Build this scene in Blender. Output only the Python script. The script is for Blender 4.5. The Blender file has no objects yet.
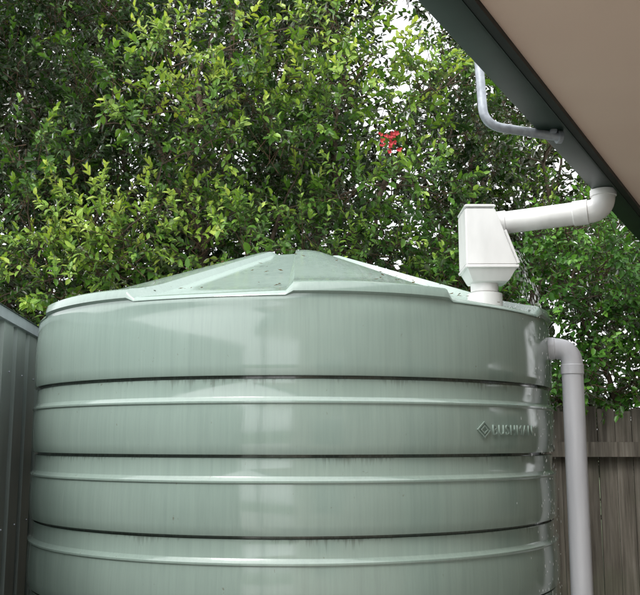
import bpy, bmesh, math, random
import numpy as np
from mathutils import Vector, Matrix
random.seed(7); rng=np.random.default_rng(11)
sc=bpy.context.scene
col=sc.collection

# ---------------------------------------------------------------- materials
def new_mat(name):
    m=bpy.data.materials.new(name); m.use_nodes=True
    nt=m.node_tree; b=nt.nodes['Principled BSDF']
    return m,nt,b
def N(nt,t,**kw):
    n=nt.nodes.new(t)
    for k,v in kw.items():
        setattr(n,k,v)
    return n
def ramp(nt,stops,interp='LINEAR'):
    r=nt.nodes.new('ShaderNodeValToRGB'); cr=r.color_ramp; cr.interpolation=interp
    while len(cr.elements)<len(stops): cr.elements.new(0.5)
    for e,(p,c) in zip(cr.elements,stops):
        e.position=p; e.color=(c[0],c[1],c[2],1) if not isinstance(c,(int,float)) else (c,c,c,1)
    return r
def noise_vec(nt,scale_vec,scale=1.0,detail=6,rough=0.55,coord='Object'):
    tc=N(nt,'ShaderNodeTexCoord'); mp=N(nt,'ShaderNodeMapping'); mp.inputs['Scale'].default_value=scale_vec
    nz=N(nt,'ShaderNodeTexNoise'); nz.inputs['Scale'].default_value=scale; nz.inputs['Detail'].default_value=detail
    nz.inputs['Roughness'].default_value=rough
    nt.links.new(tc.outputs[coord],mp.inputs['Vector']); nt.links.new(mp.outputs[0],nz.inputs['Vector'])
    return nz
def mix(nt,fac,a,b,mode='MIX'):
    m=N(nt,'ShaderNodeMix',data_type='RGBA',blend_type=mode)
    for sock,v in ((m.inputs[0],fac),(m.inputs[6],a),(m.inputs[7],b)):
        if isinstance(v,bpy.types.NodeSocket): nt.links.new(v,sock)
        elif isinstance(v,(int,float)): sock.default_value=v
        else: sock.default_value=(v[0],v[1],v[2],1)
    return m.outputs[2]
def math_n(nt,op,a,b=0.0,clamp=False):
    m=N(nt,'ShaderNodeMath',operation=op,use_clamp=clamp)
    for s,v in ((m.inputs[0],a),(m.inputs[1],b)):
        if isinstance(v,bpy.types.NodeSocket): nt.links.new(v,s)
        else: s.default_value=v
    return m.outputs[0]
def simple_mat(name,c1,c2,scale=(1,1,1),ns=6,rough=0.5,bump=0.0,spec=0.5,detail=3):
    m,nt,b=new_mat(name)
    nz=noise_vec(nt,scale,ns,detail)
    r=ramp(nt,[(0.3,c1),(0.7,c2)])
    nt.links.new(nz.outputs['Fac'],r.inputs[0]); nt.links.new(r.outputs[0],b.inputs['Base Color'])
    b.inputs['Roughness'].default_value=rough; b.inputs['Specular IOR Level'].default_value=spec
    if bump:
        bp=N(nt,'ShaderNodeBump'); bp.inputs['Strength'].default_value=bump; bp.inputs['Distance'].default_value=0.01
        nt.links.new(nz.outputs['Fac'],bp.inputs['Height']); nt.links.new(bp.outputs[0],b.inputs['Normal'])
    return m

DARKS=[1.854-0.316*i for i in range(6)]
LIGHTS=[1.762-0.316*i for i in range(6)]
def tank_material():
    m,nt,b=new_mat('tank_polyethylene')
    L=nt.links
    streak=noise_vec(nt,(28,28,0.7),1.0,4,0.6)
    fine=noise_vec(nt,(110,110,2.5),1.0,3,0.6)
    blot=noise_vec(nt,(1.3,1.3,1.6),1.0,3,0.5)
    base=ramp(nt,[(0.25,(0.262,0.348,0.307)),(0.75,(0.315,0.400,0.357))]); L.new(blot.outputs['Fac'],base.inputs[0])
    s1=ramp(nt,[(0.30,0.92),(0.50,0.99),(0.72,1.04)]); L.new(streak.outputs['Fac'],s1.inputs[0])
    s2=ramp(nt,[(0.30,0.93),(0.60,1.02)]); L.new(fine.outputs['Fac'],s2.inputs[0])
    c=mix(nt,0.7,base.outputs[0],s1.outputs[0],'MULTIPLY')
    c=mix(nt,0.7,c,s2.outputs[0],'MULTIPLY')
    tc=N(nt,'ShaderNodeTexCoord'); sp=N(nt,'ShaderNodeSeparateXYZ'); L.new(tc.outputs['Object'],sp.inputs[0])
    z=sp.outputs['Z']
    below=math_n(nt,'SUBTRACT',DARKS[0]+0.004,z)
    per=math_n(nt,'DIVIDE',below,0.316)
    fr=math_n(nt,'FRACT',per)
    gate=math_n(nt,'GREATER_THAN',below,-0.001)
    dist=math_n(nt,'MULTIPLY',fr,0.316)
    dirtn=noise_vec(nt,(60,60,3),1.0,3,0.7)
    big=noise_vec(nt,(2.2,2.2,2.2),1.0,2,0.5)
    lenr=ramp(nt,[(0.42,0.004),(0.75,0.085)]); L.new(dirtn.outputs['Fac'],lenr.inputs[0])
    bigr=ramp(nt,[(0.42,0.25),(0.62,1.2)]); L.new(big.outputs['Fac'],bigr.inputs[0])
    ln=math_n(nt,'MULTIPLY',lenr.outputs[0],bigr.outputs[0])
    rat=math_n(nt,'DIVIDE',dist,ln)
    inv=math_n(nt,'SUBTRACT',1.0,rat,True)
    dm=math_n(nt,'MULTIPLY',inv,gate)
    dm=math_n(nt,'MULTIPLY',dm,0.6)
    c=mix(nt,dm,c,(0.07,0.075,0.06))
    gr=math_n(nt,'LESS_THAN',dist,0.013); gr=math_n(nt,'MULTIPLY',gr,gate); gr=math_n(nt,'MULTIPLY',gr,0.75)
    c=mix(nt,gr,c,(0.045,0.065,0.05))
    chalk=noise_vec(nt,(16,16,1.1),1.0,5,0.75)
    cr=ramp(nt,[(0.60,0.0),(0.80,0.25)]); L.new(chalk.outputs['Fac'],cr.inputs[0])
    c=mix(nt,cr.outputs[0],c,(0.45,0.54,0.49))
    sp1=noise_vec(nt,(38,38,22),1.0,3,0.7)
    sr=ramp(nt,[(0.69,0.0),(0.76,0.6)]); L.new(sp1.outputs['Fac'],sr.inputs[0])
    c=mix(nt,sr.outputs[0],c,(0.14,0.12,0.08))
    L.new(c,b.inputs['Base Color'])
    rr=ramp(nt,[(0.35,0.06),(0.7,0.15)]); L.new(streak.outputs['Fac'],rr.inputs[0]); L.new(rr.outputs[0],b.inputs['Roughness'])
    b.inputs['Specular IOR Level'].default_value=0.85
    bp=N(nt,'ShaderNodeBump'); bp.inputs['Strength'].default_value=0.05; bp.inputs['Distance'].default_value=0.003
    L.new(fine.outputs['Fac'],bp.inputs['Height']); L.new(bp.outputs[0],b.inputs['Normal'])
    return m
M_tank=tank_material()

def leaf_material(name,stops,trans=0.35,rough=0.38,spec=0.5):
    m,nt,b=new_mat(name); L=nt.links
    at=N(nt,'ShaderNodeAttribute',attribute_name='tint')
    r=ramp(nt,stops); L.new(at.outputs['Fac'],r.inputs[0])
    nt.nodes.remove(b)
    df=N(nt,'ShaderNodeBsdfDiffuse'); L.new(r.outputs[0],df.inputs['Color']); cur=df.outputs[0]
    if trans:
        tr=N(nt,'ShaderNodeBsdfTranslucent')
        tcol=mix(nt,1.0,r.outputs[0],(1.6,1.5,0.5),'MULTIPLY'); L.new(tcol,tr.inputs['Color'])
        ms=N(nt,'ShaderNodeMixShader'); ms.inputs[0].default_value=trans
        L.new(cur,ms.inputs[1]); L.new(tr.outputs[0],ms.inputs[2]); cur=ms.outputs[0]
    gl=N(nt,'ShaderNodeBsdfGlossy'); gl.inputs['Roughness'].default_value=rough
    fr=N(nt,'ShaderNodeFresnel'); fr.inputs['IOR'].default_value=1.0+spec*0.9
    m2=N(nt,'ShaderNodeMixShader'); L.new(fr.outputs[0],m2.inputs[0]); L.new(cur,m2.inputs[1]); L.new(gl.outputs[0],m2.inputs[2])
    out=[n for n in nt.nodes if n.type=='OUTPUT_MATERIAL'][0]; L.new(m2.outputs[0],out.inputs['Surface'])
    return m
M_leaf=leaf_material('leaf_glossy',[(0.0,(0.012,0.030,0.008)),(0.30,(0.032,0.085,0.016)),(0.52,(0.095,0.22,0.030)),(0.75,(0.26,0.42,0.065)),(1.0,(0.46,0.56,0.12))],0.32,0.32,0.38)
M_leafbg=leaf_material('leaf_background',[(0.0,(0.026,0.026,0.014)),(0.6,(0.040,0.060,0.022)),(1.0,(0.075,0.11,0.035))],0.0,0.5,0.3)
M_vine=leaf_material('leaf_vine',[(0.0,(0.012,0.038,0.008)),(0.5,(0.055,0.17,0.022)),(1.0,(0.17,0.38,0.05))],0.3,0.35,0.38)
M_bark=simple_mat('bark',(0.05,0.035,0.025),(0.13,0.10,0.075),(1,1,0.25),30,0.85,0.6,0.2)
M_twig=simple_mat('twig_bark',(0.06,0.035,0.022),(0.12,0.075,0.05),(1,1,1),20,0.8,0,0.2)
M_red=simple_mat('red_petals',(0.30,0.008,0.012),(0.5,0.02,0.03),(1,1,1),30,0.6)
M_pvc=simple_mat('white_pvc',(0.64,0.64,0.63),(0.78,0.78,0.77),(6,6,2),1.5,0.3,0,0.5)
M_pvc2=simple_mat('grey_white_pvc',(0.50,0.51,0.55),(0.62,0.63,0.67),(9,9,1),1.5,0.33,0,0.5)
M_galv=simple_mat('galvanised_steel',(0.22,0.24,0.27),(0.38,0.41,0.45),(1,1,1),35,0.38,0.1,0.6)
M_galv.node_tree.nodes['Principled BSDF'].inputs['Metallic'].default_value=0.35
M_gut=simple_mat('gutter_green_steel',(0.005,0.016,0.011),(0.011,0.028,0.020),(2,2,2),3,0.4,0,0.25)
M_fascia=simple_mat('fascia_dark',(0.004,0.007,0.006),(0.010,0.015,0.012),(2,2,2),5,0.5,0,0.3)
M_soffit=simple_mat('soffit_paint',(0.74,0.565,0.465),(0.79,0.62,0.515),(1,1,1),1.4,0.7,0,0.3)
M_wallp=simple_mat('house_render',(0.55,0.49,0.42),(0.62,0.56,0.48),(1,1,1),4,0.85,0.2)
M_roof=simple_mat('roof_steel',(0.10,0.11,0.10),(0.14,0.15,0.14),(1,1,1),3,0.5)
M_shed=simple_mat('shed_steel',(0.23,0.275,0.26),(0.29,0.335,0.315),(3,3,0.5),3,0.34)
M_shedtrim=simple_mat('shed_trim',(0.30,0.34,0.36),(0.37,0.42,0.44),(3,3,3),3,0.4)
M_dark=simple_mat('dark_mesh',(0.02,0.02,0.02),(0.05,0.05,0.05),(1,1,1),60,0.6)
M_glass=simple_mat('window_glass',(0.03,0.04,0.05),(0.04,0.05,0.06),(1,1,1),2,0.05)
M_litter=simple_mat('dead_leaf',(0.10,0.045,0.015),(0.28,0.15,0.05),(1,1,1),15,0.7)

def wood_mat():
    m,nt,b=new_mat('weathered_timber'); L=nt.links
    g=noise_vec(nt,(26,26,1.2),1.0,6,0.65)
    big=noise_vec(nt,(7.5,1,0.35),1.0,3,0.5)
    r=ramp(nt,[(0.25,(0.06,0.052,0.042)),(0.5,(0.18,0.162,0.135)),(0.78,(0.34,0.315,0.27))]); L.new(g.outputs['Fac'],r.inputs[0])
    r2=ramp(nt,[(0.3,0.5),(0.7,1.15)]); L.new(big.outputs['Fac'],r2.inputs[0])
    c=mix(nt,0.9,r.outputs[0],r2.outputs[0],'MULTIPLY')
    al=noise_vec(nt,(3,3,3),1.0,4,0.6); ar=ramp(nt,[(0.5,0.0),(0.7,0.35)]); L.new(al.outputs['Fac'],ar.inputs[0])
    c=mix(nt,ar.outputs[0],c,(0.10,0.115,0.07))
    L.new(c,b.inputs['Base Color']); b.inputs['Roughness'].default_value=0.85; b.inputs['Specular IOR Level'].default_value=0.2
    bp=N(nt,'ShaderNodeBump'); bp.inputs['Strength'].default_value=0.6; bp.inputs['Distance'].default_value=0.004
    L.new(g.outputs['Fac'],bp.inputs['Height']); L.new(bp.outputs[0],b.inputs['Normal'])
    return m
M_wood=wood_mat()
def water_mat():
    m,nt,b=new_mat('water'); nz=noise_vec(nt,(1,1,1),12,2)
    r=ramp(nt,[(0.3,(0.55,0.58,0.58)),(0.7,(0.75,0.78,0.78))]); nt.links.new(nz.outputs['Fac'],r.inputs[0]); nt.links.new(r.outputs[0],b.inputs['Base Color'])
    b.inputs['Roughness'].default_value=0.08; b.inputs['IOR'].default_value=1.33
    return m
M_water=water_mat()
M_conc=simple_mat('concrete_paving',(0.38,0.37,0.35),(0.52,0.505,0.48),(1,1,1),2.5,0.8,0.3)
M_grass=simple_mat('lawn',(0.035,0.06,0.02),(0.08,0.11,0.035),(1,1,1),3,0.9,0.4)

# ---------------------------------------------------------------- mesh helpers
def mesh_obj(name,verts,faces,mat,parent=None,smooth=None):
    me=bpy.data.meshes.new(name); me.from_pydata([tuple(v) for v in verts],[],faces); me.update()
    if isinstance(mat,(list,tuple)):
        for k in mat: me.materials.append(k)
    else: me.materials.append(mat)
    o=bpy.data.objects.new(name,me); col.objects.link(o)
    if smooth is not None:
        me.shade_smooth(); me.set_sharp_from_angle(angle=math.radians(smooth))
    if parent: o.parent=parent
    return o
def empty(name):
    o=bpy.data.objects.new(name,None); col.objects.link(o); return o
def box_obj(name,cx,cy,cz,sx,sy,sz,mat,parent=None,rotz=0,bevel=0.0):
    bm=bmesh.new(); bmesh.ops.create_cube(bm,size=1)
    for v in bm.verts: v.co=Vector((v.co.x*sx,v.co.y*sy,v.co.z*sz))
    if bevel: bmesh.ops.bevel(bm,geom=bm.edges[:],offset=bevel,segments=2,affect='EDGES')
    bmesh.ops.transform(bm,matrix=Matrix.Translation((cx,cy,cz))@Matrix.Rotation(rotz,4,'Z'),verts=bm.verts)
    me=bpy.data.meshes.new(name); bm.to_mesh(me); bm.free(); me.materials.append(mat)
    o=bpy.data.objects.new(name,me); col.objects.link(o)
    if parent: o.parent=parent
    return o
def tube_geo(pts,radii,n=10,cap=True):
    pts=[Vector(p) for p in pts]; V=[];F=[]
    up=Vector((0,0,1)); prev=None
    for i,p in enumerate(pts):
        t=(pts[min(i+1,len(pts)-1)]-pts[max(i-1,0)]).normalized()
        if prev is None:
            a=t.cross(up) if abs(t.dot(up))<0.95 else t.cross(Vector((1,0,0)))
            a.normalize()
        else:
            a=(prev-t*prev.dot(t)).normalized()
        prev=a; bb=t.cross(a)
        for k in range(n):
            an=2*math.pi*k/n
            V.append(p+(a*math.cos(an)+bb*math.sin(an))*radii[i])
    for i in range(len(pts)-1):
        for k in range(n):
            F.append((i*n+k,i*n+(k+1)%n,(i+1)*n+(k+1)%n,(i+1)*n+k))
    if cap:
        F.append(tuple(range(n))[::-1]); F.append(tuple((len(pts)-1)*n+k for k in range(n)))
    return V,F
def merge(geos):
    V=[];F=[]
    for v,f in geos:
        o=len(V); V+=v; F+=[tuple(i+o for i in q) for q in f]
    return V,F
def fillet(pts,r,seg=8):
    pts=[Vector(p) for p in pts]; out=[pts[0]]
    for i in range(1,len(pts)-1):
        a=(pts[i-1]-pts[i]).normalized(); b=(pts[i+1]-pts[i]).normalized()
        for k in range(seg+1):
            t=k/seg; p0=pts[i]+a*r; p2=pts[i]+b*r
            out.append(p0*(1-t)**2+pts[i]*2*t*(1-t)+p2*t*t)
    out.append(pts[-1]); return out

# ---------------------------------------------------------------- ground
mesh_obj('ground',[(-400,-400,0),(400,-400,0),(400,400,0),(-400,400,0)],[(0,1,2,3)],M_grass)
mesh_obj('paving',[(-9,-9,0.004),(9,-9,0.004),(9,6.7,0.004),(-9,6.7,0.004)],[(0,1,2,3)],M_conc)

# ---------------------------------------------------------------- tank
CX,CY,R=-0.135,5.0,1.375
ZT=2.600
tank=empty('rainwater_tank'); tank.location=(CX,CY,0)
def build_tank():
    prof=[(0.0,0.008),(R-0.03,0.008),(R,0.03)]
    ev=[]
    for d,l in sorted(zip(DARKS,LIGHTS)):
        ev.append((d,l))
    zprev=0.03
    for d,l in ev:
        for t in (0.2,0.4,0.6,0.8):
            z=zprev+(l-0.022-zprev)*t
            prof.append((R+0.005*math.sin(math.pi*t),z))
        prof+=[(R,l-0.020),(R+0.005,l-0.014),(R+0.005,l-0.007),(R-0.010,l+0.008),(R-0.012,l+0.012),
               (R-0.012,d-0.012),(R-0.014,d-0.009),(R-0.028,d-0.007),(R-0.028,d+0.001),(R-0.002,d+0.004),(R,d+0.008)]
        zprev=d+0.008
    for t in (0.15,0.3,0.5,0.7,0.85): prof.append((R+0.004*math.sin(math.pi*t)-0.004*t,zprev+(2.15-zprev)*t))
    prof+=[(R-0.004,2.15)]
    # (r, z, step weight, lip weight)
    roof=[(R-0.004,2.165,0.0,0),(R-0.005,2.178,0.0,0),(R-0.007,2.184,0.25,0),(R-0.006,2.186,0.45,1),(R-0.008,2.192,0.7,1),(R-0.016,2.202,1.0,1),(R-0.030,2.209,1.0,1),(R-0.07,2.219,1,0),(R-0.12,2.231,1,0),(R-0.17,2.244,1,0),(R-0.23,2.262,1,0)]
    r0,z0=R-0.23,2.262
    for k in range(1,13):
        t=k/12; roof.append((r0+(0.27-r0)*t, z0+(ZT-0.018-z0)*t, 1-0.35*t,0))
    roof+=[(0.245,ZT-0.008,0.45,0),(0.21,ZT-0.003,0.2,0),(0.15,ZT,0.0,0),(0.03,ZT+0.002,0.0,0)]
    ph=[]
    for k in range(12):
        b=k*30.0
        ph+=[b-0.3,b+1.1]
        ph+=list(np.linspace(b+1.1,b+29.7,24)[1:-1])
    ph=sorted(set([round(p%360,4) for p in ph]))
    def level(deg):
        s=int(math.floor(((deg-0.4)%360)/30.0))
        return 1.0 if s%2==1 else 0.0
    n=len(ph); V=[]
    for j,(r,z) in enumerate(prof):
        for p in ph:
            a=math.radians(p)
            w=0.0020*math.sin(3*a+z*2.1)+0.0014*math.sin(7*a+z*5)+0.0008*math.sin(13*a-z*9)
            rr=r+(w if r>0.5 else 0)
            V.append((rr*math.cos(a),rr*math.sin(a),z))
    for (r,z,wt,lip) in roof:
        for p in ph:
            a=math.radians(p); lv=level(p)
            st=0.036*wt*lv
            loc=((p%30)/30-0.5)
            bow=0.010*wt*(1-4*loc*loc)*(1 if lv else -1.0)
            rr=r+ (0.014 if lv else 0.004)*lip
            V.append((rr*math.cos(a),rr*math.sin(a),z+st+bow*0.6))
    m=len(prof)+len(roof); F=[]
    for j in range(m-1):
        for k in range(n):
            F.append((j*n+k,j*n+(k+1)%n,(j+1)*n+(k+1)%n,(j+1)*n+k))
    F.append(tuple((m-1)*n+k for k in range(n)))
    return mesh_obj('shell',V,F,M_tank,tank,smooth=32)
build_tank()
def wrap_text():
    cu=bpy.data.curves.new('lettering','FONT'); cu.body='BUSHMAN'; cu.size=0.062; cu.extrude=0.0028; cu.bevel_depth=0.0008; cu.space_character=1.22
    t=bpy.data.objects.new('tmp',cu); col.objects.link(t)
    dg=bpy.context.evaluated_depsgraph_get(); me=bpy.data.meshes.new_from_object(t.evaluated_get(dg)); bpy.data.objects.remove(t)
    bm=bmesh.new(); bm.from_mesh(me)
    bmesh.ops.triangulate(bm,faces=bm.faces[:])
    def diamond(cx,cy,s,w):
        ring=[]
        for rad in (s,s-w):
            for zz in (0.0,0.005):
                ring.append([bm.verts.new((cx+rad*math.cos(k*math.pi/2),cy+rad*0.8*math.sin(k*math.pi/2),zz)) for k in range(4)])
        o0,o1,i0,i1=ring
        for k in range(4):
            k2=(k+1)%4
            bm.faces.new((o1[k],o1[k2],i1[k2],i1[k])); bm.faces.new((o0[k],o0[k2],o1[k2],o1[k])); bm.faces.new((i0[k],i1[k],i1[k2],i0[k2]))
    diamond(-0.052,0.022,0.045,0.009); diamond(-0.052,0.022,0.024,0.008)
    ph0=math.radians(-50.5)
    for v in bm.verts:
        a=ph0+v.co.x/R; rr=R+0.0085+v.co.z
        v.co=Vector((rr*math.cos(a),rr*math.sin(a),1.622+v.co.y))
    bm.to_mesh(me); bm.free(); me.materials.clear(); me.materials.append(M_tank)
    o=bpy.data.objects.new('embossed_lettering',me); col.objects.link(o); o.parent=tank
wrap_text()
g=tube_geo([(0.925,-0.74,2.22),(0.925,-0.74,2.29)],[0.085,0.083],32)
mesh_obj('inlet_collar',*g,M_pvc,tank,smooth=40)

# ---------------------------------------------------------------- overflow pipe
ov=empty('overflow_pipe')
pz=2.055; px_=1.262; py_=4.50
pts=fillet([(1.03,4.56,pz),(px_,py_,pz),(px_,py_,0.06)],0.085,10)
mesh_obj('pipe',*tube_geo(pts,[0.053]*len(pts),28),M_pvc2,ov,smooth=40)
mesh_obj('elbow_socket_lower',*tube_geo([(px_,py_,pz-0.13),(px_,py_,pz-0.129),(px_,py_,pz-0.085),(px_,py_,pz-0.082)],[0.054,0.057,0.057,0.055],28),M_pvc2,ov,smooth=30)
d=Vector((0.245,-0.06,0)).normalized(); q=Vector((px_,py_,pz))-d*0.085
mesh_obj('elbow_socket_upper',*tube_geo([q-d*0.05,q-d*0.048,q,q+d*0.003],[0.054,0.057,0.057,0.055],28),M_pvc2,ov,smooth=30)
mesh_obj('ground_elbow',*tube_geo([(px_,py_,0.004),(px_,py_,0.12)],[0.062,0.062],28),M_pvc2,ov,smooth=30)

# ---------------------------------------------------------------- rain head
rh=empty('rain_head')
def prism(name,poly,y0,y1,mat,parent,bev=0.006):
    bm=bmesh.new()
    a=[bm.verts.new((x,y0,z)) for x,z in poly]; b=[bm.verts.new((x,y1,z)) for x,z in poly]
    n=len(poly); bm.faces.new(a); bm.faces.new(b[::-1])
    for k in range(n): bm.faces.new((a[k],b[k],b[(k+1)%n],a[(k+1)%n]))
    bmesh.ops.recalc_face_normals(bm,faces=bm.faces)
    if bev: bmesh.ops.bevel(bm,geom=bm.edges[:],offset=bev,segments=3,affect='EDGES')
    me=bpy.data.meshes.new(name); bm.to_mesh(me); bm.free(); me.materials.append(mat)
    me.shade_smooth(); me.set_sharp_from_angle(angle=math.radians(35))
    o=bpy.data.objects.new(name,me); col.objects.link(o); o.parent=parent; return o
XL=0.688
prism('body',[(XL,2.69),(0.830,2.69),(0.930,2.415),(XL,2.415)],4.15,4.37,M_pvc,rh)
prism('lid',[(XL-0.004,2.692),(0.835,2.692),(0.832,2.706),(XL-0.001,2.706)],4.145,4.375,M_pvc,rh,0.004)
prism('base_rim',[(XL-0.004,2.415),(0.937,2.415),(0.935,2.400),(XL-0.003,2.400)],4.145,4.375,M_pvc,rh,0.003)
def slab(name,off,thk,y0,y1,t0,t1,mat):
    A=Vector((0.830,0,2.69)); B=Vector((0.930,0,2.415)); D=(B-A); nrm=Vector((D.z*-1,0,D.x)).normalized()
    if nrm.x<0: nrm=-nrm
    pa=A+D*t0+nrm*off; pb=A+D*t1+nrm*off; pc=pb+nrm*thk; pd=pa+nrm*thk
    return prism(name,[(pa.x,pa.z),(pb.x,pb.z),(pc.x,pc.z),(pd.x,pd.z)],y0,y1,mat,rh,0.0015)
slab('screen_frame',0.001,0.012,4.152,4.368,0.40,0.985,M_pvc)
slab('screen_mesh',0.014,0.003,4.172,4.348,0.45,0.93,M_dark)
def funnel():
    V=[];F=[];n=48; cx,cy=0.790,4.26; mid=(XL+0.931)/2; hw=(0.931-XL)/2-0.004
    def sq(k,s):
        a=2*math.pi*k/n; c,si=math.cos(a),math.sin(a); mx=max(abs(c),abs(si))
        return Vector((mid+hw*s*c/mx,4.26+0.107*s*si/mx,0))
    for (zz,t,s) in ((2.400,0,0.97),(2.350,0.10,0.80),(2.342,0.18,0.77),(2.338,1,0.7)):
        for k in range(n):
            a=2*math.pi*k/n; p=sq(k,s); c=Vector((cx+0.066*math.cos(a),cy+0.066*math.sin(a),0)); w=p*(1-t)+c*t
            V.append((w.x,w.y,zz))
    for (zz,rr) in ((2.30,0.066),(2.299,0.061),(2.22,0.061)):
        for k in range(n):
            a=2*math.pi*k/n; V.append((cx+rr*math.cos(a),cy+rr*math.sin(a),zz))
    for j in range(6):
        for k in range(n): F.append((j*n+k,j*n+(k+1)%n,(j+1)*n+(k+1)%n,(j+1)*n+k))
    mesh_obj('funnel',V,F,M_pvc,rh,smooth=30)
funnel()
ip=empty('inlet_pipe')
E=Vector((1.318,4.06,2.655)); S=Vector((0.81,4.25,2.628))
pts=fillet([S,E,(1.318,4.06,2.80)],0.070,10)
mesh_obj('pipe',*tube_geo(pts,[0.054]*len(pts),28),M_pvc,ip,smooth=40)
d=(E-S).normalized()
def sock(name,c,l,r):
    mesh_obj(name,*tube_geo([c-d*l,c-d*(l-0.003),c+d*(l-0.003),c+d*l],[r-0.004,r,r,r-0.004],28),M_pvc,ip,smooth=30)
sock('socket_gutter',E-d*0.105,0.035,0.059)
sock('socket_head',S+d*0.065,0.03,0.059)
mesh_obj('elbow_throat',*tube_geo([(1.318,4.06,2.72),(1.318,4.06,2.748)],[0.060,0.060],28),M_pvc,ip,smooth=30)

# ---------------------------------------------------------------- house (eave, gutter, soffit, roof, wall)
house=empty('house')
P0=Vector((0.2514,2.228,0)); du=Vector((0.483,0.8756,0)); dn=Vector((0.8756,-0.483,0))
def extr(name,prof,s0,s1,mat,closed=True,smooth=None):
    V=[]
    for s in (s0,s1):
        for (n_,z) in prof:
            p=P0+du*s+dn*n_; V.append((p.x,p.y,z))
    k=len(prof); F=[(i,(i+1)%k,k+(i+1)%k,k+i) for i in range(k if closed else k-1)]
    if closed: F+= [tuple(range(k))[::-1],tuple(range(k,2*k))]
    return mesh_obj(name,V,F,mat,house,smooth=smooth)
zb=2.75
S0,S1=-4.0,5.5
gp=[(0.010,zb),(0.004,zb+0.003),(0.0,zb+0.010),(-0.002,zb+0.035),(0.004,zb+0.060),(-0.004,zb+0.085),(-0.004,zb+0.105),(0.002,zb+0.11),(0.008,zb+0.105),
    (0.008,zb+0.012),(0.120,zb+0.006),(0.120,zb+0.11),(0.124,zb+0.11),(0.124,zb)]
extr('gutter',gp,S0,S1,M_gut,True,30)
extr('fascia',[(0.130,zb-0.030),(0.156,zb-0.030),(0.156,zb+0.15),(0.130,zb+0.15)],S0,S1,M_fascia)
extr('fascia_bead',[(0.121,zb-0.032),(0.129,zb-0.032),(0.129,zb-0.004),(0.121,zb-0.004)],S0,S1,M_gut)
extr('soffit',[(0.157,zb-0.012),(1.9,zb-0.012),(1.9,zb+0.004),(0.157,zb+0.004)],S0,S1,M_soffit)
V=[];F=[];ns=400
for i in range(ns+1):
    s=S0-0.1+(S1-S0+0.2)*i/ns; dz=0.008*math.sin(i*math.pi/2.0)
    for (n_,z) in ((0.05,zb+0.16),(4.5,zb+1.35)):
        p=P0+du*s+dn*n_; V.append((p.x,p.y,z+dz))
for i in range(ns): F.append((2*i,2*i+1,2*i+3,2*i+2))
mesh_obj('roof',V,F,M_roof,house)
def wallseg(name,s0,s1,z0,z1,mat=M_wallp,n0=1.9,n1=2.05):
    extr(name,[(n0,z0),(n1,z0),(n1,z1),(n0,z1)],s0,s1,mat)
wallseg('wall_1',S0,-2.6,0,zb-0.014); wallseg('wall_2',-1.2,0.6,0,zb-0.014); wallseg('wall_3',1.5,3.0,0,zb-0.014); wallseg('wall_4',4.4,S1,0,zb-0.014)
for a,b_,n_ in ((-2.6,-1.2,'a'),(3.0,4.4,'b')):
    wallseg('wall_under_'+n_,a,b_,0,0.9); wallseg('wall_over_'+n_,a,b_,2.1,zb-0.014)
    wallseg('window_'+n_,a+0.05,b_-0.05,0.95,2.05,M_glass,1.96,1.975)
    wallseg('sill_'+n_,a,b_,0.9,0.95,M_pvc,1.87,2.0)
wallseg('wall_over_door',0.6,1.5,2.1,zb-0.014); wallseg('door',0.6,1.5,0.02,2.1,M_shed,1.95,1.99)
wallseg('gable_end',S0,S0+0.15,0,zb-0.014,M_wallp,2.05,4.4); wallseg('gable_far',S1-0.15,S1,0,zb-0.014,M_wallp,2.05,4.4)
for i,s in enumerate((-3.6,5.0)):
    p=P0+du*s+dn*0.3; box_obj('post_%d'%(i+1),p.x,p.y,(zb-0.014)/2,0.09,0.09,zb-0.014,M_gut,house,math.radians(-29))

# ---------------------------------------------------------------- bent metal conduit at gutter
mc=empty('metal_conduit')
pts=fillet([(0.900,3.262,zb-0.018),(0.612,3.215,zb+0.010),(0.600,3.30,3.35),(1.1,3.35,3.5)],0.075,9)
mesh_obj('tube',*tube_geo(pts,[0.0175]*len(pts),18),M_galv,mc,smooth=50)
mesh_obj('end_flange',*tube_geo([(0.896,3.262,zb-0.018),(0.912,3.265,zb-0.018)],[0.026,0.026],18),M_galv,mc,smooth=30)
box_obj('saddle_clip',0.875,3.258,zb-0.006,0.025,0.07,0.012,M_galv,mc,0,0.002)

# ---------------------------------------------------------------- shed on the left
shed=empty('garden_shed')
A=Vector((-1.232,1.0,0)); sd=Vector((-0.1045,0.9945,0)); sn=Vector((-0.9945,-0.1045,0))
H=2.235
def shed_wall(name,o,dirv,nv,length,h):
    V=[];s=0.0;F=[];pp=[]
    while s<length:
        for ds,off in ((0.0,0.0),(0.16,0.0),(0.18,0.030),(0.235,0.030),(0.255,0.0)):
            if s+ds<=length: pp.append((s+ds,off))
        s+=0.30
    for (s_,off) in pp:
        p=o+dirv*s_+nv*off; V+= [(p.x,p.y,0.0),(p.x,p.y,h)]
    for i in range(len(pp)-1): F.append((2*i,2*i+2,2*i+3,2*i+1))
    mesh_obj(name,V,F,M_shed,shed)
shed_wall('wall_side',A,sd,sn,4.9,H)
far=A+sd*4.9
shed_wall('wall_far',far,sn,-sd,2.2,H)
shed_wall('wall_near',A,sn,sd,2.2,H)
shed_wall('wall_outer',A+sn*2.2,sd,-sn,4.9,H)
def obox(name,o,dirv,nv,s0,s1,n0,n1,z0,z1,mat,parent):
    V=[]
    for z in (z0,z1):
        for s,n_ in ((s0,n0),(s1,n0),(s1,n1),(s0,n1)):
            p=o+dirv*s+nv*n_; V.append((p.x,p.y,z))
    return mesh_obj(name,V,[(3,2,1,0),(4,5,6,7),(0,1,5,4),(1,2,6,5),(2,3,7,6),(3,0,4,7)],mat,parent)
obox('eave_trim',A,sd,sn,-0.03,4.95,-0.020,0.06,H-0.035,H+0.02,M_shedtrim,shed)
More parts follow.
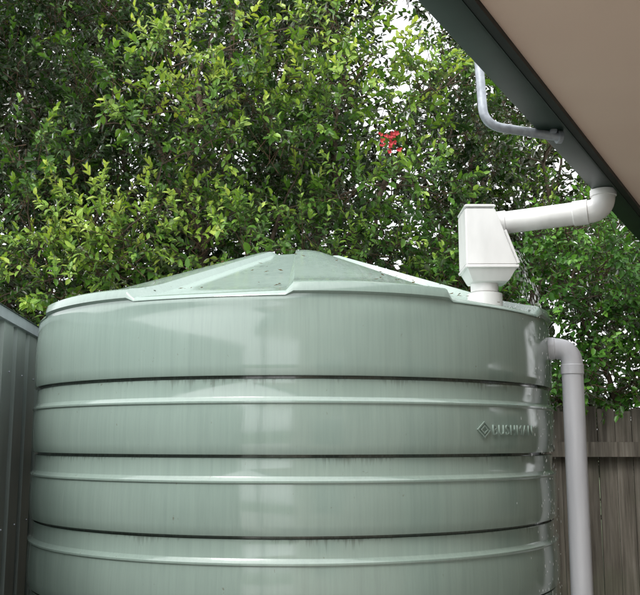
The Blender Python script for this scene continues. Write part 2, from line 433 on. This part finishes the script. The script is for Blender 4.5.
obox('corner_trim',A,sd,sn,4.86,4.93,-0.008,0.05,0.0,H-0.047,M_shed,shed)
V=[];
for s,n_,z in ((-0.05,-0.03,H+0.022),(4.97,-0.03,H+0.022),(4.97,1.1,H+0.18),(-0.05,1.1,H+0.18),(4.97,2.25,H+0.022),(-0.05,2.25,H+0.022)):
    p=A+sd*s+sn*n_; V.append((p.x,p.y,z))
mesh_obj('shed_roof',V,[(0,1,2,3),(3,2,4,5)],M_shed,shed)
scg=[]
for i in range(16):
    for zz in (0.35,1.15,1.95):
        p=A+sd*(0.10+0.30*i)+sn*-0.001
        scg.append(tube_geo([p+Vector((0,0,zz)),p+Vector((0,0,zz))-sn*0.006],[0.006,0.005],8))
mesh_obj('screws',*merge(scg),M_galv,shed)

# ---------------------------------------------------------------- paling fence
def build_fence():
    fen=empty('paling_fence'); V=[];F=[]
    def bx(x0,x1,y0,y1,z0,z1,tilt=0,clip=0.0):
        o=len(V)
        for z in (z0,z1):
            t=tilt*(z-z0)
            for x,y in ((x0,y0),(x1,y0),(x1,y1),(x0,y1)): V.append((x+t,y,z))
        for q in ((3,2,1,0),(4,5,6,7),(0,1,5,4),(1,2,6,5),(2,3,7,6),(3,0,4,7)): F.append(tuple(i+o for i in q))
    x=-9.0
    while x<9.5:
        w=random.uniform(0.118,0.138); j=random.uniform(-0.006,0.006)
        bx(x,x+w,6.90+j,6.915+j,0.03+random.uniform(0,0.02),1.835+random.uniform(-0.035,0.02),random.uniform(-0.006,0.006))
        x+=w+random.uniform(0.004,0.012)
    mesh_obj('palings',V,F,M_wood,fen)
    V.clear();F.clear()
    for z in (0.35,1.53):
        bx(-9,9.5,6.842,6.884,z-0.055,z+0.055)
    mesh_obj('rails',V,F,M_wood,fen)
    V.clear();F.clear()
    x=-8.5
    while x<9.5:
        bx(x,x+0.10,6.922,7.02,0,1.75); x+=2.4
    mesh_obj('posts',V,F,M_wood,fen)
build_fence()

# ---------------------------------------------------------------- foliage machinery
def norm(a): return a/np.maximum(np.linalg.norm(a,axis=1,keepdims=True),1e-9)
class Leaves:
    def __init__(s): s.p=[];s.d=[];s.u=[];s.l=[];s.w=[];s.t=[]
    def add(s,p,d,u,l,w,t): s.p.append(p);s.d.append(d);s.u.append(u);s.l.append(l);s.w.append(w);s.t.append(t)
    def build(s,name,mat,parent):
        P=np.concatenate(s.p);D=norm(np.concatenate(s.d));U=np.concatenate(s.u);l=np.concatenate(s.l)[:,None];w=np.concatenate(s.w)[:,None];t=np.concatenate(s.t)
        S=norm(np.cross(D,U)); U=np.cross(S,D)
        n=len(P)
        fold=0.22
        v=np.stack([P,
          P+D*l*0.33+S*w*0.48+U*w*fold, P+D*l*0.70+S*w*0.42+U*w*fold*0.7-U*l*0.05,
          P+D*l-U*l*0.12,
          P+D*l*0.70-S*w*0.42+U*w*fold*0.7-U*l*0.05, P+D*l*0.33-S*w*0.48+U*w*fold],axis=1).reshape(-1,3)
        idx=(np.arange(n)*6)[:,None]+np.array([0,1,2,3,0,3,4,5])[None,:]
        me=bpy.data.meshes.new(name)
        me.vertices.add(n*6); me.vertices.foreach_set('co',v.astype(np.float32).ravel())
        me.loops.add(n*8); me.loops.foreach_set('vertex_index',idx.astype(np.int32).ravel())
        me.polygons.add(n*2); me.polygons.foreach_set('loop_start',(np.arange(n*2)*4).astype(np.int32))
        me.polygons.foreach_set('loop_total',np.full(n*2,4,dtype=np.int32))
        me.update(calc_edges=True)
        a=me.attributes.new('tint','FLOAT','POINT'); a.data.foreach_set('value',np.repeat(np.clip(t,0,1),6).astype(np.float32))
        me.materials.append(mat); o=bpy.data.objects.new(name,me); col.objects.link(o); o.parent=parent
        print(name,n,'leaves'); return o
class Sticks:
    def __init__(s): s.a=[];s.b=[];s.ra=[];s.rb=[]
    def add(s,a,b,ra,rb): s.a.append(a);s.b.append(b);s.ra.append(np.full(len(a),ra));s.rb.append(np.full(len(a),rb))
    def build(s,name,mat,parent):
        A=np.concatenate(s.a);B=np.concatenate(s.b);ra=np.concatenate(s.ra)[:,None];rb=np.concatenate(s.rb)[:,None]
        D=norm(B-A); X=norm(np.cross(D,np.array([[0.3,0.5,0.81]]))); Y=np.cross(D,X); n=len(A); L=[]
        for base,r in ((A,ra),(B,rb)):
            for k in range(3):
                an=2*math.pi*k/3; L.append(base+(X*math.cos(an)+Y*math.sin(an))*r)
        v=np.stack(L,axis=1).reshape(-1,3)
        idx=(np.arange(n)*6)[:,None]+np.array([0,1,4,3, 1,2,5,4, 2,0,3,5])[None,:]
        me=bpy.data.meshes.new(name); me.vertices.add(n*6); me.vertices.foreach_set('co',v.astype(np.float32).ravel())
        me.loops.add(n*12); me.loops.foreach_set('vertex_index',idx.astype(np.int32).ravel())
        me.polygons.add(n*3); me.polygons.foreach_set('loop_start',(np.arange(n*3)*4).astype(np.int32)); me.polygons.foreach_set('loop_total',np.full(n*3,4,dtype=np.int32))
        me.update(calc_edges=True); me.materials.append(mat); o=bpy.data.objects.new(name,me); col.objects.link(o); o.parent=parent
def sprays(LV,ST,c,r,nsp,tint,leaf=0.062,wid=0.4,pairs=7,slen=0.26,up=0.55,squash=0.8,front=0.0):
    c=np.array(c)
    dirs=norm(rng.normal(size=(nsp,3))); dirs[:,1]-=front; dirs=norm(dirs)
    rad=r*rng.uniform(0.15,1.0,size=(nsp,1))**0.7
    base=c+dirs*rad*np.array([1,1,squash])
    d=norm(dirs*0.9+np.array([0,0,up])+rng.normal(scale=0.35,size=(nsp,3)))
    L=slen*rng.uniform(0.55,1.2,size=(nsp,1))
    tip=base+d*L
    ST.add(base,tip,0.0028,0.001)
    orig=c+dirs*rad*0.35+rng.normal(scale=r*0.22,size=(nsp,3))-np.array([0,0,0.3*r])
    kk=rng.random(nsp)<0.6
    ST.add(orig[kk],base[kk],0.0035,0.0026)
    side=norm(np.cross(d,rng.normal(size=(nsp,3)))); side2=np.cross(d,side)
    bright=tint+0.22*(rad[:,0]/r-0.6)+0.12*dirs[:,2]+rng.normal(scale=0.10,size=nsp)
    for k in range(pairs):
        t=(k+0.6)/pairs; s=side if k%2==0 else side2
        p=base+d*L*t
        spread=1.0-0.65*t**2
        for sg in (1,-1):
            dd=norm(d*(0.35+0.75*t)+s*sg*spread+rng.normal(scale=0.22,size=(nsp,3))+np.array([0,0,-0.08]))
            u=norm(d*0.9+np.array([0,0,0.9])+rng.normal(scale=0.35,size=(nsp,3)))
            l=leaf*rng.uniform(0.65,1.2,size=nsp)*(1-0.25*t)
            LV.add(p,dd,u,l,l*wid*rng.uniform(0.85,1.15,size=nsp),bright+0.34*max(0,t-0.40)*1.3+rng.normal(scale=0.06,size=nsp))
def limb_geo(a,b,ra,rb,n=7,wob=0.06,sides=7):
    a=Vector(a);b=Vector(b); pts=[];rr=[]
    L=(b-a).length
    off=Vector((random.uniform(-1,1),random.uniform(-1,1),random.uniform(0,0.6)))*wob*L
    for i in range(n):
        t=i/(n-1); p=a.lerp(b,t)+off*math.sin(math.pi*t)
        if 0<i<n-1: p+=Vector((random.uniform(-1,1),random.uniform(-1,1),random.uniform(-1,1)))*wob*0.22*L
        pts.append(p); rr.append(ra+(rb-ra)*t)
    return pts,tube_geo(pts,rr,sides)

def make_tree(name,trunks,clumps,mat,leaf,pairs,slen,density,front=0.0,wid=0.42,up=0.55):
    root=empty(name); LV=Leaves(); ST=Sticks(); geos=[]; nodes=[]
    for base,fork,tips,r0 in trunks:
        pts,gm=limb_geo(base,fork,r0,r0*0.75,9,0.03,12); geos.append(gm)
        for tp in tips:
            pts,gm=limb_geo(fork,tp,r0*0.55,r0*0.14,11,0.09,9); geos.append(gm); nodes+=[(p,r0*(0.55-0.4*i/10)) for i,p in enumerate(pts)]
    for (x,y,z,r,tint) in clumps:
        c=Vector((x,y,z))
        best=min(nodes,key=lambda q:(q[0]-c).length+max(0,(q[0].z-c.z))*1.2)
        br=max(0.007,min(0.018,best[1]*0.5))
        pts,gm=limb_geo(best[0],c,br,0.005,7,0.10,5); geos.append(gm)
        nodes.append((pts[4],br*0.6))
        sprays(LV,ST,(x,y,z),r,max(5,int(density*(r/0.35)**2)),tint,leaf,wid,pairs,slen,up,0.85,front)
    mesh_obj('trunk_and_limbs',*merge(geos),M_bark,root,smooth=60)
    ST.build('twigs',M_twig,root); LV.build('leaves',mat,root)
    return root

bright=[(-2.05,2.95,0.34,.62),(-1.65,3.25,0.32,.68),(-1.38,3.02,0.34,.66),(-1.90,2.72,0.32,.60),(-1.10,3.38,0.30,.60),(-0.88,3.10,0.32,.58),(-1.50,2.80,0.28,.60),(-2.30,3.30,0.3,.5),(-1.72,2.98,0.3,.66),
 (-1.15,4.50,0.30,.70),(-0.98,4.22,0.32,.70),(-0.62,4.50,0.28,.62),(-0.50,4.15,0.30,.62),(-1.30,4.00,0.26,.58),(-1.12,3.82,0.26,.55),(-1.50,4.25,0.22,.5),(-0.75,3.80,0.24,.5),
 (0.08,4.65,0.30,.60),(0.22,4.25,0.34,.64),(0.60,4.20,0.32,.62),(0.42,4.55,0.26,.62),(0.02,3.92,0.30,.52),(-0.36,3.78,0.28,.52),(-0.15,3.38,0.30,.5),(0.22,3.42,0.26,.5),(0.78,4.25,0.28,.58),(0.88,3.80,0.24,.55),
 (0.58,3.05,0.26,.5),(0.98,3.02,0.26,.45),(-0.50,2.95,0.28,.48),(-0.10,2.98,0.26,.45),(0.30,2.95,0.26,.45),(0.62,2.82,0.24,.42),(-1.12,2.70,0.28,.5),(-2.35,2.55,0.3,.45),(0.50,3.45,0.22,.48),(0.80,3.40,0.22,.45),
 (-0.7,2.72,0.24,.42),(-0.3,2.70,0.24,.40),(0.1,2.70,0.24,.40),(0.45,2.65,0.24,.38),(0.85,2.72,0.24,.4),(-0.62,3.35,0.26,.45),
 (-2.2,3.75,0.28,.42),(-0.30,4.30,0.24,.5),(1.10,4.35,0.20,.5),(1.05,2.75,0.24,.4)]
clumps=[]
for (x,z,r,t) in bright:
    y=6.50+random.uniform(-0.25,0.25)
    clumps.append((x,y,z,r,t+(0.02 if t>0.55 else -0.03)))
for i in range(195):
    x=random.uniform(-3.6,1.6); z=random.uniform(2.3,5.9); y=random.uniform(7.0,8.3)
    if 0.25<x<1.25 and 3.2<z<4.00 and random.random()<0.6: continue
    if 0.40<x<1.05 and z>4.5 and random.random()<0.8: continue
    if x>1.1 and random.random()<0.55: continue
    clumps.append((x,y,z,random.uniform(0.24,0.40),random.uniform(0.08,0.34)))
trunks=[((-0.7,7.7,0),(-0.65,7.6,1.6),[(-0.9,7.3,5.2),(-1.5,7.2,4.2),(0.2,7.2,4.9),(0.7,7.1,3.9),(-0.3,6.9,3.4),(-0.75,7.9,6.0)],0.10),
        ((-2.3,7.9,0),(-2.25,7.7,1.4),[(-2.6,7.4,4.6),(-1.8,7.1,3.4),(-3.3,7.5,3.9),(-2.0,7.8,5.5)],0.085)]
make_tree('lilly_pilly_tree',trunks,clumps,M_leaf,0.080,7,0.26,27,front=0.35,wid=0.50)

cl=[]
for i in range(62):
    x=random.uniform(1.05,3.0); z=random.uniform(2.9,5.4); y=random.uniform(7.6,8.8)
    cl.append((x,y,z,random.uniform(0.2,0.34),random.uniform(0.15,0.5)))
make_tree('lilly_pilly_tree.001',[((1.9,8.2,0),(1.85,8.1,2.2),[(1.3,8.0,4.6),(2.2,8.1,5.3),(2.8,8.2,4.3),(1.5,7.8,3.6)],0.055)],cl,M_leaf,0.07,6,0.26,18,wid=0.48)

cl=[]
for i in range(95):
    x=random.uniform(0.9,4.6); z=random.uniform(1.95,3.35); y=random.uniform(6.75,7.5)
    cl.append((x,y,z,random.uniform(0.2,0.32),random.uniform(0.30,0.75)))
for i in range(20):
    cl.append((random.uniform(1.2,4.2),random.uniform(6.7,6.85),random.uniform(1.85,2.05),0.13,random.uniform(0.1,0.25)))
make_tree('climbing_shrub',[((2.6,7.3,0),(2.6,7.25,1.3),[(1.3,7.2,2.4),(2.0,7.1,2.8),(3.2,7.1,2.8),(4.2,7.2,2.5)],0.06)],cl,M_vine,0.075,6,0.28,24,front=0.4,wid=0.52,up=0.1)

cl=[]
for i in range(460):
    x=random.uniform(-8,8.5); y=random.uniform(9.3,13.0); z=random.uniform(0.6,8.2)
    if 0.3<x<2.0 and 4.1<z<5.9 and random.random()<0.60: continue
    if 0.4<x<1.5 and z>5.9 and random.random()<0.75: continue
    if x>1.5 and z>4.8 and random.random()<0.5: continue
    cl.append((x,y,z,random.uniform(0.45,0.8),random.uniform(0.1,0.6)))
tr=[]
for x in (-6.5,-4.2,-2.0,0.0,2.4,4.8,7.0):
    y=random.uniform(10.5,12.5)
    tr.append(((x,y,0),(x+0.1,y,2.2),[(x-1.2,y-.5,5),(x+0.9,y+.4,5.6),(x-0.3,y-.8,6.8),(x+0.4,y-.3,7.6)],0.10))
make_tree('background_trees',tr,cl,M_leafbg,0.13,5,0.45,12,wid=0.5)

fl=empty('red_flower'); V=[];F=[]
c0=Vector((0.50,6.12,3.70))
for i in range(16):
    c=c0+Vector((random.gauss(0,0.03),random.gauss(0,0.03),random.gauss(0,0.035)))
    for k in range(5):
        a=k*1.257+random.random(); t=Vector((math.cos(a),-0.5,math.sin(a))).normalized(); s=t.cross(Vector((0,1,0))).normalized()
        o=len(V); l=random.uniform(0.015,0.028); V+=[c,c+t*l*.6+s*l*.35,c+t*l,c+t*l*.6-s*l*.35]; F.append((o,o+1,o+2,o+3))
mesh_obj('petals',V,F,M_red,fl)
mesh_obj('stem',*tube_geo([c0,c0+Vector((0.03,0.3,-0.1)),c0+Vector((0.05,0.6,-0.3))],[0.003,0.004,0.006],5),M_twig,fl)

# ---------------------------------------------------------------- leaf litter on tank roof
def roofz(r): 
    return 2.262+(R-0.23-r)/(R-0.23-0.27)*(ZT-0.018-2.262) if r<R-0.23 else 2.262-(r-(R-0.23))*0.25
V=[];F=[]
for i in range(80):
    a=math.radians(random.uniform(-150,-30)); r=random.uniform(0.5,1.33) if i%3 else random.uniform(1.15,1.34)
    if i<30: a=math.radians(random.uniform(-75,-50)); r=random.uniform(1.0,1.32)
    deg=math.degrees(a)%360; lv=1 if int((deg-0.4)//30)%2==1 else 0
    c=Vector((CX+r*math.cos(a),CY+r*math.sin(a),roofz(r)+0.010+0.042*lv*(1 if r>1.1 else 0.85)))
    th=random.uniform(0,6.3); t=Vector((math.cos(th),math.sin(th),random.uniform(-.1,.3))); s=Vector((-t.y,t.x,random.uniform(-.2,.2))); l=random.uniform(0.010,0.03)
    o=len(V); V+=[c,c+t*l*.5+s*l*.25,c+t*l,c+t*l*.5-s*l*.25]; F.append((o,o+1,o+2,o+3))
mesh_obj('fallen_leaves',V,F,M_litter)

# ---------------------------------------------------------------- water spilling from the rain head
def drops():
    V=[];F=[]
    def drop(c,dv,l,r):
        dv=dv.normalized(); a=dv.cross(Vector((0.3,1,0.1))).normalized(); b=dv.cross(a); o=len(V)
        V.append(c-dv*l); 
        for tt,rr in ((-0.3,0.8),(0.35,1.0)):
            for k in range(5):
                an=k*2*math.pi/5; V.append(c+dv*l*tt+(a*math.cos(an)+b*math.sin(an))*r*rr)
        V.append(c+dv*l*0.9)
        for k in range(5):
            k2=(k+1)%5; F.append((o,o+1+k2,o+1+k)); F.append((o+1+k,o+1+k2,o+6+k2,o+6+k)); F.append((o+6+k,o+6+k2,o+11))
    for i in range(150):
        t=random.random()**0.8; vx=random.uniform(0.15,0.50); y=4.26+random.gauss(0,0.05)
        tt=t*0.20; x=0.92+vx*tt*1.6; z=2.50-0.2*tt-4.9*tt*tt*1.2
        vel=Vector((vx,0,-0.2-9.8*tt)); drop(Vector((x,y,z)),vel,random.uniform(0.006,0.018),random.uniform(0.0008,0.0018))
    for i in range(70):
        a=math.radians(random.uniform(-42,-24)); rr=R-0.05+abs(random.gauss(0,0.03)); z=2.20+abs(random.gauss(0,0.02))
        drop(Vector((CX+rr*math.cos(a),CY+rr*math.sin(a),z)),Vector((random.gauss(0,1),random.gauss(0,1),random.gauss(0,1))),random.uniform(0.002,0.005),random.uniform(0.001,0.0016))
    for i in range(260):
        a=math.radians(random.gauss(-28,5)); z=random.uniform(0.3,2.2); rr=R+0.006+abs(random.gauss(0,0.008))
        drop(Vector((CX+rr*math.cos(a),CY+rr*math.sin(a),z)),Vector((0,0,-1)),random.uniform(0.003,0.010),random.uniform(0.0007,0.0014))
    mesh_obj('water_splash',V,F,M_water,None,smooth=80)
drops()

# ---------------------------------------------------------------- world, sun, camera
w=bpy.data.worlds.new('World'); sc.world=w; w.use_nodes=True; nt=w.node_tree
bg=nt.nodes['Background']; sky=nt.nodes.new('ShaderNodeTexSky'); sky.sky_type='NISHITA'; sky.sun_disc=False
sky.sun_elevation=math.radians(58); sky.sun_rotation=math.radians(214); sky.air_density=1.5; sky.dust_density=5
hs=nt.nodes.new('ShaderNodeHueSaturation'); hs.inputs['Saturation'].default_value=0.15
nt.links.new(sky.outputs[0],hs.inputs['Color'])
tc=nt.nodes.new('ShaderNodeTexCoord'); nz=nt.nodes.new('ShaderNodeTexNoise'); nz.inputs['Scale'].default_value=2.0; nt.links.new(tc.outputs['Generated'],nz.inputs['Vector'])
cr=nt.nodes.new('ShaderNodeValToRGB'); cr.color_ramp.elements[0].position=0.3; cr.color_ramp.elements[0].color=(11.0,11.3,11.6,1); cr.color_ramp.elements[1].position=0.7; cr.color_ramp.elements[1].color=(14.5,14.7,15.0,1)
nt.links.new(nz.outputs['Fac'],cr.inputs[0])
ad=nt.nodes.new('ShaderNodeMix'); ad.data_type='RGBA'; ad.blend_type='ADD'; ad.inputs[0].default_value=1.0
nt.links.new(hs.outputs[0],ad.inputs[6]); nt.links.new(cr.outputs[0],ad.inputs[7]); nt.links.new(ad.outputs[2],bg.inputs['Color'])
bg.inputs['Strength'].default_value=0.12
sl=bpy.data.lights.new('sun','SUN'); sl.energy=1.4; sl.angle=math.radians(15); sl.color=(1,0.97,0.92)
so=bpy.data.objects.new('sun',sl); col.objects.link(so)
el=math.radians(58); az=math.radians(214); sv=Vector((math.sin(az)*math.cos(el),math.cos(az)*math.cos(el),math.sin(el)))
so.rotation_euler=sv.to_track_quat('Z','Y').to_euler(); so.location=(0,0,10)
cam=bpy.data.cameras.new('camera'); co=bpy.data.objects.new('camera',cam); col.objects.link(co); sc.camera=co
cam.sensor_width=36; cam.lens=50.6; cam.clip_end=1500; cam.clip_start=0.05
co.location=(0,0,1.6); co.rotation_euler=(math.radians(99),0,0)
sc.view_settings.view_transform='Standard'; sc.view_settings.look='None'; sc.view_settings.exposure=0
